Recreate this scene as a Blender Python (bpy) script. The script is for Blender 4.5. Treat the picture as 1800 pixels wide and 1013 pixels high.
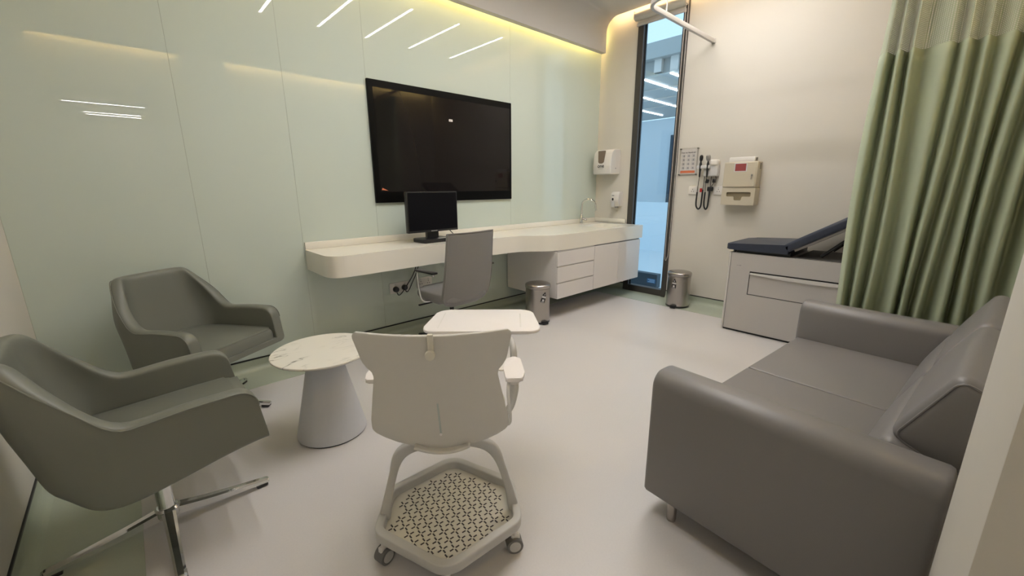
import bpy, bmesh, math, random
from mathutils import Vector, Matrix
random.seed(7)
PI = math.pi
for o in list(bpy.data.objects):
    bpy.data.objects.remove(o)
S = bpy.context.scene
COL = S.collection

# ------------------------------------------------------------------ camera
F_PX, PITCH, YAW, ROLL, CAM_H = 724.07, math.radians(13.804), math.radians(47.2975), math.radians(-0.2934), 1.30
Fh = Vector((math.cos(YAW), math.sin(YAW), 0)); Rh = Vector((math.sin(YAW), -math.cos(YAW), 0)); Uz = Vector((0, 0, 1))
fw = Fh * math.cos(PITCH) - Uz * math.sin(PITCH)
up = Uz * math.cos(PITCH) + Fh * math.sin(PITCH)
rt = Rh * math.cos(ROLL) + up * math.sin(ROLL)
up = up * math.cos(ROLL) - Rh * math.sin(ROLL)
cd = bpy.data.cameras.new('camera'); cam = bpy.data.objects.new('camera', cd); COL.objects.link(cam)
cd.sensor_width = 36; cd.lens = 36 * F_PX / 1800; cd.clip_start = 0.02; cd.clip_end = 100
M = Matrix((rt, up, -fw)).transposed().to_4x4(); M.translation = (0, 0, CAM_H)
cam.matrix_world = M
S.camera = cam

# ------------------------------------------------------------------ world and exposure
S.view_settings.view_transform = 'Standard'; S.view_settings.look = 'None'
S.view_settings.gamma = 1; S.view_settings.use_curve_mapping = False
S.view_settings.exposure = 1.14
W = bpy.data.worlds.new('sky'); S.world = W; W.use_nodes = True
bg = W.node_tree.nodes['Background']; bg.inputs[0].default_value = (0.27, 0.38, 0.46, 1); bg.inputs[1].default_value = 1.3

CEIL_LIGHT = 54.0      # emission of the linear ceiling lights
COVE = 34.0             # emission of the warm cove strips
OUT_LIGHT = 6.0        # strips of the hall outside the window

# ------------------------------------------------------------------ materials
MATS = {}
def mat(name, col, rough=0.5, metal=0.0, var=0.04, scale=40.0, bump=0.0, bscale=None, coat=0.0, spec=0.5, emit=None, estr=0.0):
    if name in MATS: return MATS[name]
    m = bpy.data.materials.new(name); m.use_nodes = True
    nt = m.node_tree; b = nt.nodes['Principled BSDF']
    b.inputs['Roughness'].default_value = rough; b.inputs['Metallic'].default_value = metal
    b.inputs['Specular IOR Level'].default_value = spec
    b.inputs['Coat Weight'].default_value = coat; b.inputs['Coat Roughness'].default_value = 0.05
    tc = nt.nodes.new('ShaderNodeTexCoord'); nz = nt.nodes.new('ShaderNodeTexNoise')
    nz.inputs['Scale'].default_value = scale; nz.inputs['Detail'].default_value = 3
    nt.links.new(tc.outputs['Object'], nz.inputs['Vector'])
    mx = nt.nodes.new('ShaderNodeMix'); mx.data_type = 'RGBA'
    mx.inputs['A'].default_value = tuple(c * (1 - var) for c in col) + (1,)
    mx.inputs['B'].default_value = tuple(min(1, c * (1 + var)) for c in col) + (1,)
    nt.links.new(nz.outputs['Fac'], mx.inputs['Factor']); nt.links.new(mx.outputs['Result'], b.inputs['Base Color'])
    if bump:
        n2 = nt.nodes.new('ShaderNodeTexNoise'); n2.inputs['Scale'].default_value = bscale or scale * 4; n2.inputs['Detail'].default_value = 4
        nt.links.new(tc.outputs['Object'], n2.inputs['Vector'])
        bp = nt.nodes.new('ShaderNodeBump'); bp.inputs['Strength'].default_value = bump; bp.inputs['Distance'].default_value = 0.002
        nt.links.new(n2.outputs['Fac'], bp.inputs['Height']); nt.links.new(bp.outputs['Normal'], b.inputs['Normal'])
    if emit:
        b.inputs['Emission Color'].default_value = tuple(emit) + (1,); b.inputs['Emission Strength'].default_value = estr
    MATS[name] = m
    return m

def srgb(r, g, b):
    f = lambda c: (c / 255) / 12.92 if c <= 10 else (((c / 255) + 0.055) / 1.055) ** 2.4
    return (f(r), f(g), f(b))

m_wall = mat('wall_paint', (0.66, 0.625, 0.56), 0.65, var=0.015, scale=3, bump=0.03, bscale=180)
m_ceil = mat('ceiling_paint', (0.60, 0.57, 0.53), 0.7, var=0.01, scale=3)
m_glasswall = mat('back_painted_glass', (0.575, 0.64, 0.575), 0.004, var=0.006, scale=1.2)
m_sealant = mat('joint_sealant', (0.36, 0.40, 0.34), 0.5)
m_floor = mat('vinyl_floor', (0.60, 0.575, 0.565), 0.38, var=0.05, scale=150, bump=0.02, bscale=260)
m_green = mat('green_vinyl', (0.42, 0.46, 0.37), 0.35, var=0.04, scale=120)
m_black = mat('black_plastic', (0.012, 0.012, 0.013), 0.35)
m_screen = mat('screen_black', (0.010, 0.008, 0.008), 0.04, var=0.0, spec=0.3)
m_bezel = mat('bezel_black', (0.003, 0.003, 0.003), 0.35, var=0.0, spec=0.12)
m_monitor = mat('monitor_screen', (0.004, 0.004, 0.006), 0.3, var=0.0, spec=0.2)
m_solid = mat('solid_surface_white', (0.80, 0.77, 0.69), 0.14, var=0.01, scale=8)
m_lacq = mat('white_lacquer', (0.74, 0.71, 0.70), 0.08, var=0.01, scale=4)
m_cabin = mat('cabinet_inner', (0.60, 0.58, 0.56), 0.4)
m_gap = mat('dark_gap', (0.10, 0.095, 0.09), 0.6)
m_chrome = mat('chrome', (0.75, 0.75, 0.74), 0.08, 1.0, var=0.01)
m_steel = mat('brushed_steel', (0.45, 0.42, 0.40), 0.27, 1.0, var=0.05, scale=90)
m_leath = mat('grey_green_leather', (0.165, 0.170, 0.142), 0.42, var=0.03, scale=300, bump=0.06, bscale=700)
m_sofa = mat('taupe_leather', (0.205, 0.192, 0.187), 0.40, var=0.03, scale=300, bump=0.05, bscale=700)
m_office = mat('grey_office_leather', (0.225, 0.215, 0.210), 0.42, var=0.03, scale=300, bump=0.05, bscale=700)
m_whitep = mat('white_plastic', (0.72, 0.69, 0.65), 0.38, var=0.01)
m_shell = mat('off_white_shell', (0.62, 0.60, 0.56), 0.45, var=0.01, bump=0.02, bscale=900)
m_tablet = mat('tablet_laminate', (0.80, 0.76, 0.74), 0.35, var=0.01)
m_basegrey = mat('pale_grey_plastic', (0.52, 0.51, 0.485), 0.4, var=0.01)
m_tray = mat('tray_cream', (0.68, 0.65, 0.57), 0.45, var=0.02)
m_slit = mat('slit_blue_grey', (0.46, 0.52, 0.50), 0.5)
m_slotshade = mat('slot_shade', (0.07, 0.06, 0.06), 0.7)  # darkness seen through the tray holes, put into the colour
m_rubber = mat('grey_rubber', (0.16, 0.155, 0.15), 0.6)
m_cone = mat('cone_grey', (0.56, 0.57, 0.60), 0.45, var=0.02)
m_beige = mat('beige_enamel', (0.56, 0.50, 0.385), 0.42, var=0.01)
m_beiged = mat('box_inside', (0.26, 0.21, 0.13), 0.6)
m_bed = mat('bed_laminate', (0.50, 0.475, 0.455), 0.42, var=0.01)
m_bedc = mat('bed_corner', (0.60, 0.575, 0.55), 0.4, var=0.01)
m_navy = mat('navy_vinyl', (0.030, 0.038, 0.062), 0.38, var=0.03, bump=0.04, bscale=600)
m_frame = mat('window_frame_dark', (0.055, 0.05, 0.045), 0.4, var=0.05)
m_blind = mat('blind_white', (0.68, 0.64, 0.57), 0.5, var=0.01)
m_rail = mat('rail_white', (0.56, 0.53, 0.50), 0.35, var=0.01)
m_curt = mat('curtain_green', (0.43, 0.48, 0.345), 0.8, var=0.03, scale=30, bump=0.05, bscale=500)
m_red = mat('red_label', (0.30, 0.06, 0.06), 0.4)
m_orange = mat('orange_print', (0.72, 0.20, 0.09), 0.5)
m_print = mat('grey_print', (0.30, 0.29, 0.30), 0.6)
m_paper = mat('paper_white', (0.78, 0.74, 0.70), 0.6, var=0.01)
m_cell = mat('print_cell', (0.66, 0.63, 0.62), 0.6)
m_grip = mat('grip_grey', (0.42, 0.40, 0.38), 0.4)
m_ink = mat('dark_ink', (0.03, 0.03, 0.03), 0.6)
m_brown = mat('smoked_window', (0.20, 0.15, 0.11), 0.2)
m_grey = mat('mid_grey', (0.30, 0.29, 0.28), 0.45)
m_lgrey = mat('light_grey_plastic', (0.60, 0.59, 0.58), 0.35)
m_redp = mat('red_plastic', (0.45, 0.02, 0.02), 0.4)
m_light = mat('linear_diffuser', (0.9, 0.9, 0.9), 0.5, emit=(1.0, 0.965, 0.935), estr=CEIL_LIGHT)
m_cove = mat('cove_strip', (0.9, 0.8, 0.5), 0.5, emit=(1.0, 0.74, 0.30), estr=COVE)
m_covefar = mat('cove_strip_far', (0.9, 0.8, 0.5), 0.5, emit=(1.0, 0.70, 0.38), estr=COVE * 0.34)
m_outlight = mat('hall_strip', (0.9, 0.9, 0.9), 0.5, emit=(0.95, 0.98, 1.0), estr=OUT_LIGHT)
m_outwall = mat('hall_wall', (0.74, 0.82, 0.88), 0.6, var=0.02, scale=2)
m_outgrey = mat('hall_grey', (0.46, 0.47, 0.46), 0.6, var=0.02)
m_outdark = mat('hall_dark', (0.06, 0.085, 0.11), 0.5)
m_outdoor = mat('hall_door_blue', (0.03, 0.07, 0.16), 0.4)
m_sign = mat('blue_sign', (0.04, 0.16, 0.34), 0.5)
m_signw = mat('sign_pale', (0.5, 0.7, 0.9), 0.5)

def marble():
    m = bpy.data.materials.new('marble'); m.use_nodes = True; nt = m.node_tree; b = nt.nodes['Principled BSDF']
    b.inputs['Roughness'].default_value = 0.22
    tc = nt.nodes.new('ShaderNodeTexCoord'); mp = nt.nodes.new('ShaderNodeMapping')
    mp.inputs['Rotation'].default_value = (0, 0, 0.6); mp.inputs['Scale'].default_value = (1.6, 5.0, 1)
    nz = nt.nodes.new('ShaderNodeTexNoise'); nz.inputs['Scale'].default_value = 2.3; nz.inputs['Detail'].default_value = 8; nz.inputs['Distortion'].default_value = 0.9
    r = nt.nodes.new('ShaderNodeValToRGB'); e = r.color_ramp.elements
    e[0].position = 0.455; e[0].color = (0.72, 0.69, 0.62, 1); e[1].position = 0.56; e[1].color = (0.74, 0.71, 0.64, 1)
    k = r.color_ramp.elements.new(0.50); k.color = (0.22, 0.215, 0.19, 1)
    k = r.color_ramp.elements.new(0.485); k.color = (0.68, 0.65, 0.58, 1); k = r.color_ramp.elements.new(0.515); k.color = (0.66, 0.63, 0.56, 1)
    n2 = nt.nodes.new('ShaderNodeTexNoise'); n2.inputs['Scale'].default_value = 3.1; n2.inputs['Detail'].default_value = 2
    r2 = nt.nodes.new('ShaderNodeValToRGB'); r2.color_ramp.elements[0].position = 0.36; r2.color_ramp.elements[1].position = 0.54
    mx = nt.nodes.new('ShaderNodeMix'); mx.data_type = 'RGBA'; mx.inputs['A'].default_value = (0.73, 0.70, 0.63, 1)
    nt.links.new(tc.outputs['Object'], mp.inputs['Vector']); nt.links.new(mp.outputs['Vector'], nz.inputs['Vector'])
    nt.links.new(tc.outputs['Object'], n2.inputs['Vector']); nt.links.new(n2.outputs['Fac'], r2.inputs['Fac'])
    nt.links.new(nz.outputs['Fac'], r.inputs['Fac']); nt.links.new(r.outputs['Color'], mx.inputs['B'])
    nt.links.new(r2.outputs['Color'], mx.inputs['Factor']); nt.links.new(mx.outputs['Result'], b.inputs['Base Color'])
    return m
m_marble = marble()

def clear_glass(name, tint=(0.8, 0.9, 1.0)):
    m = bpy.data.materials.new(name); m.use_nodes = True; nt = m.node_tree
    for n in list(nt.nodes): nt.nodes.remove(n)
    out = nt.nodes.new('ShaderNodeOutputMaterial'); mix = nt.nodes.new('ShaderNodeMixShader')
    tr = nt.nodes.new('ShaderNodeBsdfTransparent'); tr.inputs[0].default_value = tint + (1,)
    gl = nt.nodes.new('ShaderNodeBsdfGlossy'); gl.inputs['Roughness'].default_value = 0.01
    lw = nt.nodes.new('ShaderNodeLayerWeight'); lw.inputs['Blend'].default_value = 0.5
    pw = nt.nodes.new('ShaderNodeMath'); pw.operation = 'POWER'; pw.inputs[1].default_value = 5.0; nt.links.new(lw.outputs['Facing'], pw.inputs[0])
    fr = nt.nodes.new('ShaderNodeMath'); fr.operation = 'MULTIPLY_ADD'; fr.inputs[1].default_value = 0.95; fr.inputs[2].default_value = 0.04; nt.links.new(pw.outputs[0], fr.inputs[0])
    nt.links.new(fr.outputs[0], mix.inputs[0]); nt.links.new(tr.outputs[0], mix.inputs[1]); nt.links.new(gl.outputs[0], mix.inputs[2])
    nt.links.new(mix.outputs[0], out.inputs[0]); return m
m_winglass = clear_glass('window_glass', (0.92, 0.97, 1.0))
m_acryl = clear_glass('acrylic', (0.97, 0.97, 0.97))

def net_mat():
    m = bpy.data.materials.new('curtain_net'); m.use_nodes = True; nt = m.node_tree; b = nt.nodes['Principled BSDF']
    b.inputs['Base Color'].default_value = (0.40, 0.455, 0.32, 1); b.inputs['Roughness'].default_value = 0.8
    uv = nt.nodes.new('ShaderNodeUVMap'); sp = nt.nodes.new('ShaderNodeSeparateXYZ'); nt.links.new(uv.outputs[0], sp.inputs[0])
    def saw(sock, freq, thr):
        a = nt.nodes.new('ShaderNodeMath'); a.operation = 'MULTIPLY'; a.inputs[1].default_value = freq; nt.links.new(sock, a.inputs[0])
        f = nt.nodes.new('ShaderNodeMath'); f.operation = 'FRACT'; nt.links.new(a.outputs[0], f.inputs[0])
        g = nt.nodes.new('ShaderNodeMath'); g.operation = 'GREATER_THAN'; g.inputs[1].default_value = thr; nt.links.new(f.outputs[0], g.inputs[0])
        return g.outputs[0]
    hx = saw(sp.outputs['X'], 85.0, 0.5); hy = saw(sp.outputs['Y'], 120.0, 0.5)
    mul = nt.nodes.new('ShaderNodeMath'); mul.operation = 'MULTIPLY'; nt.links.new(hx, mul.inputs[0]); nt.links.new(hy, mul.inputs[1])
    inv = nt.nodes.new('ShaderNodeMath'); inv.operation = 'SUBTRACT'; inv.inputs[0].default_value = 1.0; nt.links.new(mul.outputs[0], inv.inputs[1])
    nt.links.new(inv.outputs[0], b.inputs['Alpha'])
    return m
m_net = net_mat()

# ------------------------------------------------------------------ mesh helpers
def rpoly(pts, r, n=5):
    """round the corners of a 2-D polygon; r is a number or a list"""
    out = []; N = len(pts)
    for i, p in enumerate(pts):
        rr = r[i] if isinstance(r, (list, tuple)) else r
        p = Vector(p[:2]); a = Vector(pts[i - 1][:2]) - p; b = Vector(pts[(i + 1) % N][:2]) - p
        la, lb = a.length, b.length
        if rr <= 1e-6 or la < 1e-6 or lb < 1e-6: out.append(tuple(p)); continue
        a /= la; b /= lb; ang = a.angle(b)
        if ang > PI - 0.02: out.append(tuple(p)); continue
        d = min(rr / math.tan(ang / 2), la * 0.49, lb * 0.49); rr = d * math.tan(ang / 2)
        c = p + (a + b).normalized() * (rr / math.sin(ang / 2))
        s = p + a * d - c; e = p + b * d - c
        a0 = math.atan2(s.y, s.x); a1 = math.atan2(e.y, e.x); da = (a1 - a0 + PI) % (2 * PI) - PI
        for k in range(n + 1):
            t = a0 + da * k / n; out.append((c.x + rr * math.cos(t), c.y + rr * math.sin(t)))
    return out

def catmull(pts, n=6, closed=False):
    P = [Vector(p) for p in pts]; out = []; N = len(P); rng = N if closed else N - 1
    for i in range(rng):
        p0 = P[(i - 1) % N] if closed or i > 0 else P[0]; p1 = P[i]; p2 = P[(i + 1) % N]
        p3 = P[(i + 2) % N] if closed or i + 2 < N else P[-1]
        for k in range(n):
            t = k / n
            out.append(0.5 * ((2 * p1) + (-p0 + p2) * t + (2 * p0 - 5 * p1 + 4 * p2 - p3) * t * t + (-p0 + 3 * p1 - 3 * p2 + p3) * t ** 3))
    if not closed: out.append(P[-1].copy())
    return out

class B:
    def __init__(s): s.bm = bmesh.new()
    def box(s, x0, x1, y0, y1, z0, z1, bev=0.0, seg=2, M=None):
        r = bmesh.ops.create_cube(s.bm, size=1.0); vs = r['verts']
        for v in vs:
            v.co = Vector((x0 + (v.co.x + .5) * (x1 - x0), y0 + (v.co.y + .5) * (y1 - y0), z0 + (v.co.z + .5) * (z1 - z0)))
        if bev > 0:
            es = list({e for v in vs for e in v.link_edges})
            rr = bmesh.ops.bevel(s.bm, geom=es, offset=bev, segments=seg, profile=0.5, affect='EDGES', clamp_overlap=True)
            vs = list({v for f in rr['faces'] for v in f.verts} | {v for v in vs if v.is_valid})
        if M is not None:
            allv = set(vs)
            for v in allv: v.co = M @ v.co
        return s
    def extrude(s, poly, z0, z1, bev=0.0, seg=2, M=None, top_only=False):
        n = len(poly)
        a = sum(poly[i][0] * poly[(i + 1) % n][1] - poly[(i + 1) % n][0] * poly[i][1] for i in range(n))
        if a < 0: poly = poly[::-1]
        lo = [s.bm.verts.new((p[0], p[1], z0)) for p in poly]; hi = [s.bm.verts.new((p[0], p[1], z1)) for p in poly]
        fb = s.bm.faces.new(lo[::-1]); ft = s.bm.faces.new(hi); vs = set(lo + hi)
        for i in range(n): s.bm.faces.new((lo[i], lo[(i + 1) % n], hi[(i + 1) % n], hi[i]))
        if bev > 0:
            es = list(ft.edges) + ([] if top_only else list(fb.edges))
            rr = bmesh.ops.bevel(s.bm, geom=es, offset=bev, segments=seg, profile=0.5, affect='EDGES', clamp_overlap=True)
            vs |= {v for f in rr['faces'] for v in f.verts}
        if M is not None:
            for v in vs:
                if v.is_valid: v.co = M @ v.co
        return s
    def lathe(s, prof, n=32, c=(0, 0), M=None, cap=True):
        rings = []
        for (r, z) in prof:
            if r < 1e-5: rings.append([s.bm.verts.new((c[0], c[1], z))])
            else: rings.append([s.bm.verts.new((c[0] + r * math.cos(2 * PI * k / n), c[1] + r * math.sin(2 * PI * k / n), z)) for k in range(n)])
        for a, b in zip(rings, rings[1:]):
            for k in range(n):
                k2 = (k + 1) % n
                if len(a) == 1 and len(b) == 1: continue
                if len(a) == 1: s.bm.faces.new((a[0], b[k2], b[k]))
                elif len(b) == 1: s.bm.faces.new((a[k], a[k2], b[0]))
                else: s.bm.faces.new((a[k], a[k2], b[k2], b[k]))
        if cap:
            if len(rings[0]) > 1: s.bm.faces.new(rings[0][::-1])
            if len(rings[-1]) > 1: s.bm.faces.new(rings[-1])
        if M is not None:
            for r in rings:
                for v in r: v.co = M @ v.co
        return s
    def cyl(s, p0, p1, r0, r1=None, n=16):
        r1 = r0 if r1 is None else r1
        p0, p1 = Vector(p0), Vector(p1); d = p1 - p0
        q = d.to_track_quat('Z', 'Y').to_matrix().to_4x4(); q.translation = p0
        return s.lathe([(r0, 0), (r1, d.length)], n, M=q)
    def tube(s, path, r, n=8, closed=False, prof=None, upv=None):
        """sweep a circle (or the 2-D profile prof) along a path"""
        P = [Vector(p) for p in path]; N = len(P); rings = []
        ref = Vector(upv) if upv else None; prev = None
        for i in range(N):
            if closed: t = (P[(i + 1) % N] - P[i - 1]).normalized()
            else: t = (P[min(i + 1, N - 1)] - P[max(i - 1, 0)]).normalized()
            if ref is not None: a = ref
            elif prev is None: a = Vector((0, 0, 1)) if abs(t.z) < .9 else Vector((1, 0, 0))
            else: a = prev
            x = a.cross(t)
            if x.length < 1e-6: x = Vector((1, 0, 0)).cross(t)
            x.normalize(); y = t.cross(x).normalized(); prev = y
            rr = r[i] if isinstance(r, (list, tuple)) else r
            pr = prof if prof else [(math.cos(2 * PI * k / n), math.sin(2 * PI * k / n)) for k in range(n)]
            rings.append([s.bm.verts.new(P[i] + x * (q[0] * rr) + y * (q[1] * rr)) for q in pr])
        m = len(rings[0])
        for i in range(N if closed else N - 1):
            a, b = rings[i], rings[(i + 1) % N]
            for k in range(m): s.bm.faces.new((a[k], a[(k + 1) % m], b[(k + 1) % m], b[k]))
        if not closed: s.bm.faces.new(rings[0][::-1]); s.bm.faces.new(rings[-1])
        return s
    def loft(s, rings, closed_ring=True, cap=True, closed=False):
        R = [[s.bm.verts.new(p) for p in r] for r in rings]; m = len(R[0])
        for i in range(len(R) if closed else len(R) - 1):
            a, b = R[i], R[(i + 1) % len(R)]
            for k in range(m if closed_ring else m - 1):
                s.bm.faces.new((a[k], a[(k + 1) % m], b[(k + 1) % m], b[k]))
        if cap and closed_ring and not closed: s.bm.faces.new(R[0][::-1]); s.bm.faces.new(R[-1])
        return s
    def quad(s, *pts):
        s.bm.faces.new([s.bm.verts.new(p) for p in pts]); return s
    def xf(s, M):
        for v in s.bm.verts: v.co = M @ v.co
        return s
    def build(s, name, m, parent=None, smooth=35, sub=0, loc=None):
        bmesh.ops.recalc_face_normals(s.bm, faces=s.bm.faces[:])
        me = bpy.data.meshes.new(name); s.bm.to_mesh(me); s.bm.free()
        me.materials.append(m)
        if smooth:
            me.polygons.foreach_set('use_smooth', [True] * len(me.polygons))
            me.set_sharp_from_angle(angle=math.radians(smooth))
        o = bpy.data.objects.new(name, me); COL.objects.link(o)
        if parent: o.parent = parent
        if loc: o.location = loc
        if sub:
            md = o.modifiers.new('sub', 'SUBSURF'); md.levels = sub; md.render_levels = sub
        return o

def thing(name, label, cat, loc=(0, 0, 0), rz=0.0, group=None):
    o = bpy.data.objects.new(name, None); COL.objects.link(o); o.empty_display_size = 0.1
    o.location = loc; o.rotation_euler = (0, 0, rz); o['label'] = label; o['category'] = cat
    if group: o['group'] = group
    return o
def tag(o, label, cat, group=None):
    o['label'] = label; o['category'] = cat
    if group: o['group'] = group
    return o
def struct(o, label=None):
    o['kind'] = 'structure'
    if label: o['label'] = label
    return o
def dup(root, loc, rz, label, group=None):
    def cp(o, par):
        c = o.copy(); COL.objects.link(c); c.parent = par
        for ch in o.children: cp(ch, c)
        return c
    r = cp(root, None); r.location = loc; r.rotation_euler = (0, 0, rz); r['label'] = label
    if group: r['group'] = group
    return r
def text_mesh(name, txt, size, m, parent, M, bold=False, ext=0.0004):
    cu = bpy.data.curves.new('t', 'FONT'); cu.body = txt; cu.size = size; cu.extrude = ext; cu.align_x = 'CENTER'; cu.align_y = 'CENTER'
    if bold: cu.offset = size * 0.018
    t = bpy.data.objects.new('t', cu); COL.objects.link(t)
    dg = bpy.context.evaluated_depsgraph_get(); me = bpy.data.meshes.new_from_object(t.evaluated_get(dg))
    bpy.data.objects.remove(t); bpy.data.curves.remove(cu)
    me.transform(M); me.materials.clear(); me.materials.append(m)
    o = bpy.data.objects.new(name, me); COL.objects.link(o); o.parent = parent
    return o
def facing(n, origin):
    """matrix whose local z is the outward normal n, local y is up"""
    n = Vector(n); y = Vector((0, 0, 1)); x = y.cross(n).normalized()
    m = Matrix((x, y, n)).transposed().to_4x4(); m.translation = origin; return m

# ================================================================== SETTING
XL, XF, YG, YR, ZC = -0.475, 4.60, 3.345, -0.55, 3.20
ZTOP = 3.46; SK = 0.087
b = B().box(XL - .15, XF + .15, -3.2, YG + .15, -0.12, 0.0); struct(b.build('floor', m_floor, smooth=0), 'pale warm grey vinyl floor')
# green border of the floor
struct(B().box(XL, XF, YG - .325, YG, 0, .0022).build('trim_1', m_green, smooth=0), 'green vinyl floor border below glass wall')
struct(B().box(XF - .36, XF, YR, YG - .325, 0, .0022).build('trim_2', m_green, smooth=0), 'green vinyl floor border below window wall')
struct(B().box(XL, XL + .32, -.5, YG - .325, 0, .0022).build('trim_3', m_green, smooth=0), 'green vinyl floor border at left wall')
def coved(p0, p1, inn, name, lab):
    """coved skirting between p0 and p1, inn = inward normal"""
    prof = [(0, .002), (.045, .002)] + [(.045 - .039 * math.sin(a), .002 + .041 * (1 - math.cos(a))) for a in [i * PI / 12 for i in range(1, 7)]] + [(.006, SK - .006), (0, SK - .006)]
    rings = []
    for p in (p0, p1): rings.append([Vector((p[0] + inn[0] * d, p[1] + inn[1] * d, z)) for d, z in prof])
    o = struct(B().loft(rings).build(name, m_green), lab)
    q = [Vector((p[0] + inn[0] * d, p[1] + inn[1] * d, z)) for p in (p0, p1) for d, z in ((0, SK - .006), (.007, SK - .006), (.007, SK + .003), (0, SK + .003))]
    B().loft([q[:4], q[4:]]).build('cap_strip', m_black, o, smooth=0)
coved((XL, YG), (XF, YG), (0, -1), 'baseboard_glass', 'green coved skirting under the glass wall')
coved((XF, 2.265), (XF, YR), (-1, 0), 'baseboard_far', 'green coved skirting under the window wall')
coved((XF, YG), (XF, 2.855), (-1, 0), 'baseboard_corner', 'green coved skirting left of the window')
coved((XL, -.5), (XL, YG), (1, 0), 'baseboard_left', 'green coved skirting at left wall')
# glass wall
wg = struct(B().box(XL - .15, XF + .15, YG + .012, YG + .15, 0, ZTOP).build('wall_glass', m_wall, smooth=0), 'wall clad in pale green back-painted glass panels')
B().box(XL, XF, YG + .0015, YG + .012, SK + .004, 3.16).build('joint_sealant', m_sealant, wg, smooth=0)
edges = [XL, .336, .945, 1.545, 3.075, XF]
for a, c in zip(edges, edges[1:]):
    B().box(a + .0008, c - .0008, YG, YG + .010, SK + .004, 3.16, .0008, 1).build('glass_panel', m_glasswall, wg, smooth=0)
# far wall with the window opening
WY0, WY1, WZ1 = 2.270, 2.850, 3.15
b = B(); b.box(XF, XF + .15, WY1, YG + .012, 0, ZTOP); b.box(XF, XF + .15, YR - .15, WY0, 0, ZTOP); b.box(XF, XF + .15, WY0, WY1, WZ1, ZTOP)
struct(b.build('wall_far', m_wall, smooth=0), 'cream far wall with the tall narrow window')
struct(B().box(XL - .15, XL, -3.2, YG + .012, 0, ZTOP).build('wall_left', m_wall, smooth=0), 'cream left side wall')
# right wall, pier beside the doorway, header over the doorway
struct(B().box(1.25, XF, YR - .15, YR, 0, ZTOP).build('wall_right', m_wall, smooth=0), 'cream wall behind the sofa')
struct(B().box(.785, 1.25, YR - .15, -.0907, 0, ZTOP, .004, 2).build('wall_pier', m_wall), 'cream wall end beside the sofa at right edge')
struct(B().box(XL, .785, YR - .15, YR, 2.45, ZTOP).build('wall_header', m_wall, smooth=0), 'wall above the doorway')
struct(B().box(.785, .90, -3.2, YR - .15, 0, ZTOP).build('wall_corridor', m_wall, smooth=0), 'corridor wall behind the doorway')
struct(B().box(XL - .15, .9, -3.35, -3.2, 0, ZTOP).build('wall_corridor_end', m_wall, smooth=0), 'corridor end wall')
struct(B().box(XL, .785, -3.2, YR - .15, 2.44, 2.54).build('ceiling_corridor', m_ceil, smooth=0), 'corridor ceiling')
# ceiling: curved bulkheads on both long sides, extruded along the room
def arc(cx, cz, r, a0, a1, n=8): return [(cx + r * math.cos(a0 + (a1 - a0) * i / n), cz + r * math.sin(a0 + (a1 - a0) * i / n)) for i in range(n + 1)]
prof = [(3.274, 2.836), (3.214, 2.836)] + arc(3.064, 3.05, .15, 0, PI / 2) + arc(-.265, 3.05, .15, PI / 2, PI)[0:] + [(-.415, 2.950), (-.445, 2.950), (-.445, 3.24), (3.274, 3.24)]
rings = [[Vector((x, y, z)) for y, z in prof] for x in (XL, XF - .10)]
struct(B().loft(rings).build('ceiling', m_ceil, smooth=40), 'warm white ceiling with rounded drop at the glass wall')
struct(B().box(XL - .15, XF + .15, YR - .15, YG + .15, ZTOP, ZTOP + .1).build('ceiling_slab', m_ceil, smooth=0), 'slab above the cove')
# warm strips in the coves
o = B().box(XL + .02, XF - .12, 3.275, 3.283, 3.03, 3.06).build('cove_light', m_cove, smooth=0)
tag(o, 'warm yellow light strip in the cove along the glass wall', 'light strip')
o = B().box(XF - .098, XF - .090, -.1, 3.18, 3.215, 3.235).build('cove_light', m_covefar, smooth=0)
tag(o, 'warm yellow light strip in the cove along the window wall', 'light strip')
o = B().box(XL + .02, XF - .12, -.455, -.447, 3.03, 3.06).build('cove_light', m_cove, smooth=0)
tag(o, 'warm yellow light strip in the cove above the sofa', 'light strip')
# linear ceiling lights
for i, x in enumerate((.84, 1.462, 2.085, 2.675, 3.303, 3.993)):
    nm = ['nearest the doorway', 'second from the doorway', 'third from the doorway', 'third from the window wall', 'second from the window wall', 'nearest the window wall'][i]
    t = thing('ceiling_light', 'slim white linear ceiling light, ' + nm, 'ceiling light', (x, 1.605, ZC), 0, 'linear ceiling lights')
    f = B()
    f.box(-.020, -.014, -.607, .607, -.004, 0); f.box(.014, .020, -.607, .607, -.004, 0)
    f.box(-.014, .014, -.607, -.598, -.004, 0); f.box(-.014, .014, .598, .607, -.004, 0)
    f.build('frame', m_rail, t, smooth=0)
    B().box(-.014, .014, -.598, .598, -.003, 0).build('diffuser', m_light, t, smooth=0)
for i, (y, x0, x1) in enumerate(((-1.55, -.38, .46), (-2.52, -.22, .45), (-2.78, -.21, .46))):
    t = thing('corridor_light', 'thin linear light on the corridor ceiling, ' + ['nearest the doorway', 'middle one', 'farthest from the doorway'][i], 'ceiling light', (0, y, 2.44), 0, 'corridor lights')
    B().box(x0, x1, -.011, .011, -.012, 0).build('housing', m_rail, t, smooth=0)
    B().box(x0 + .01, x1 - .01, -.007, .007, -.0135, -.0119).build('diffuser', m_light, t, smooth=0)

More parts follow.
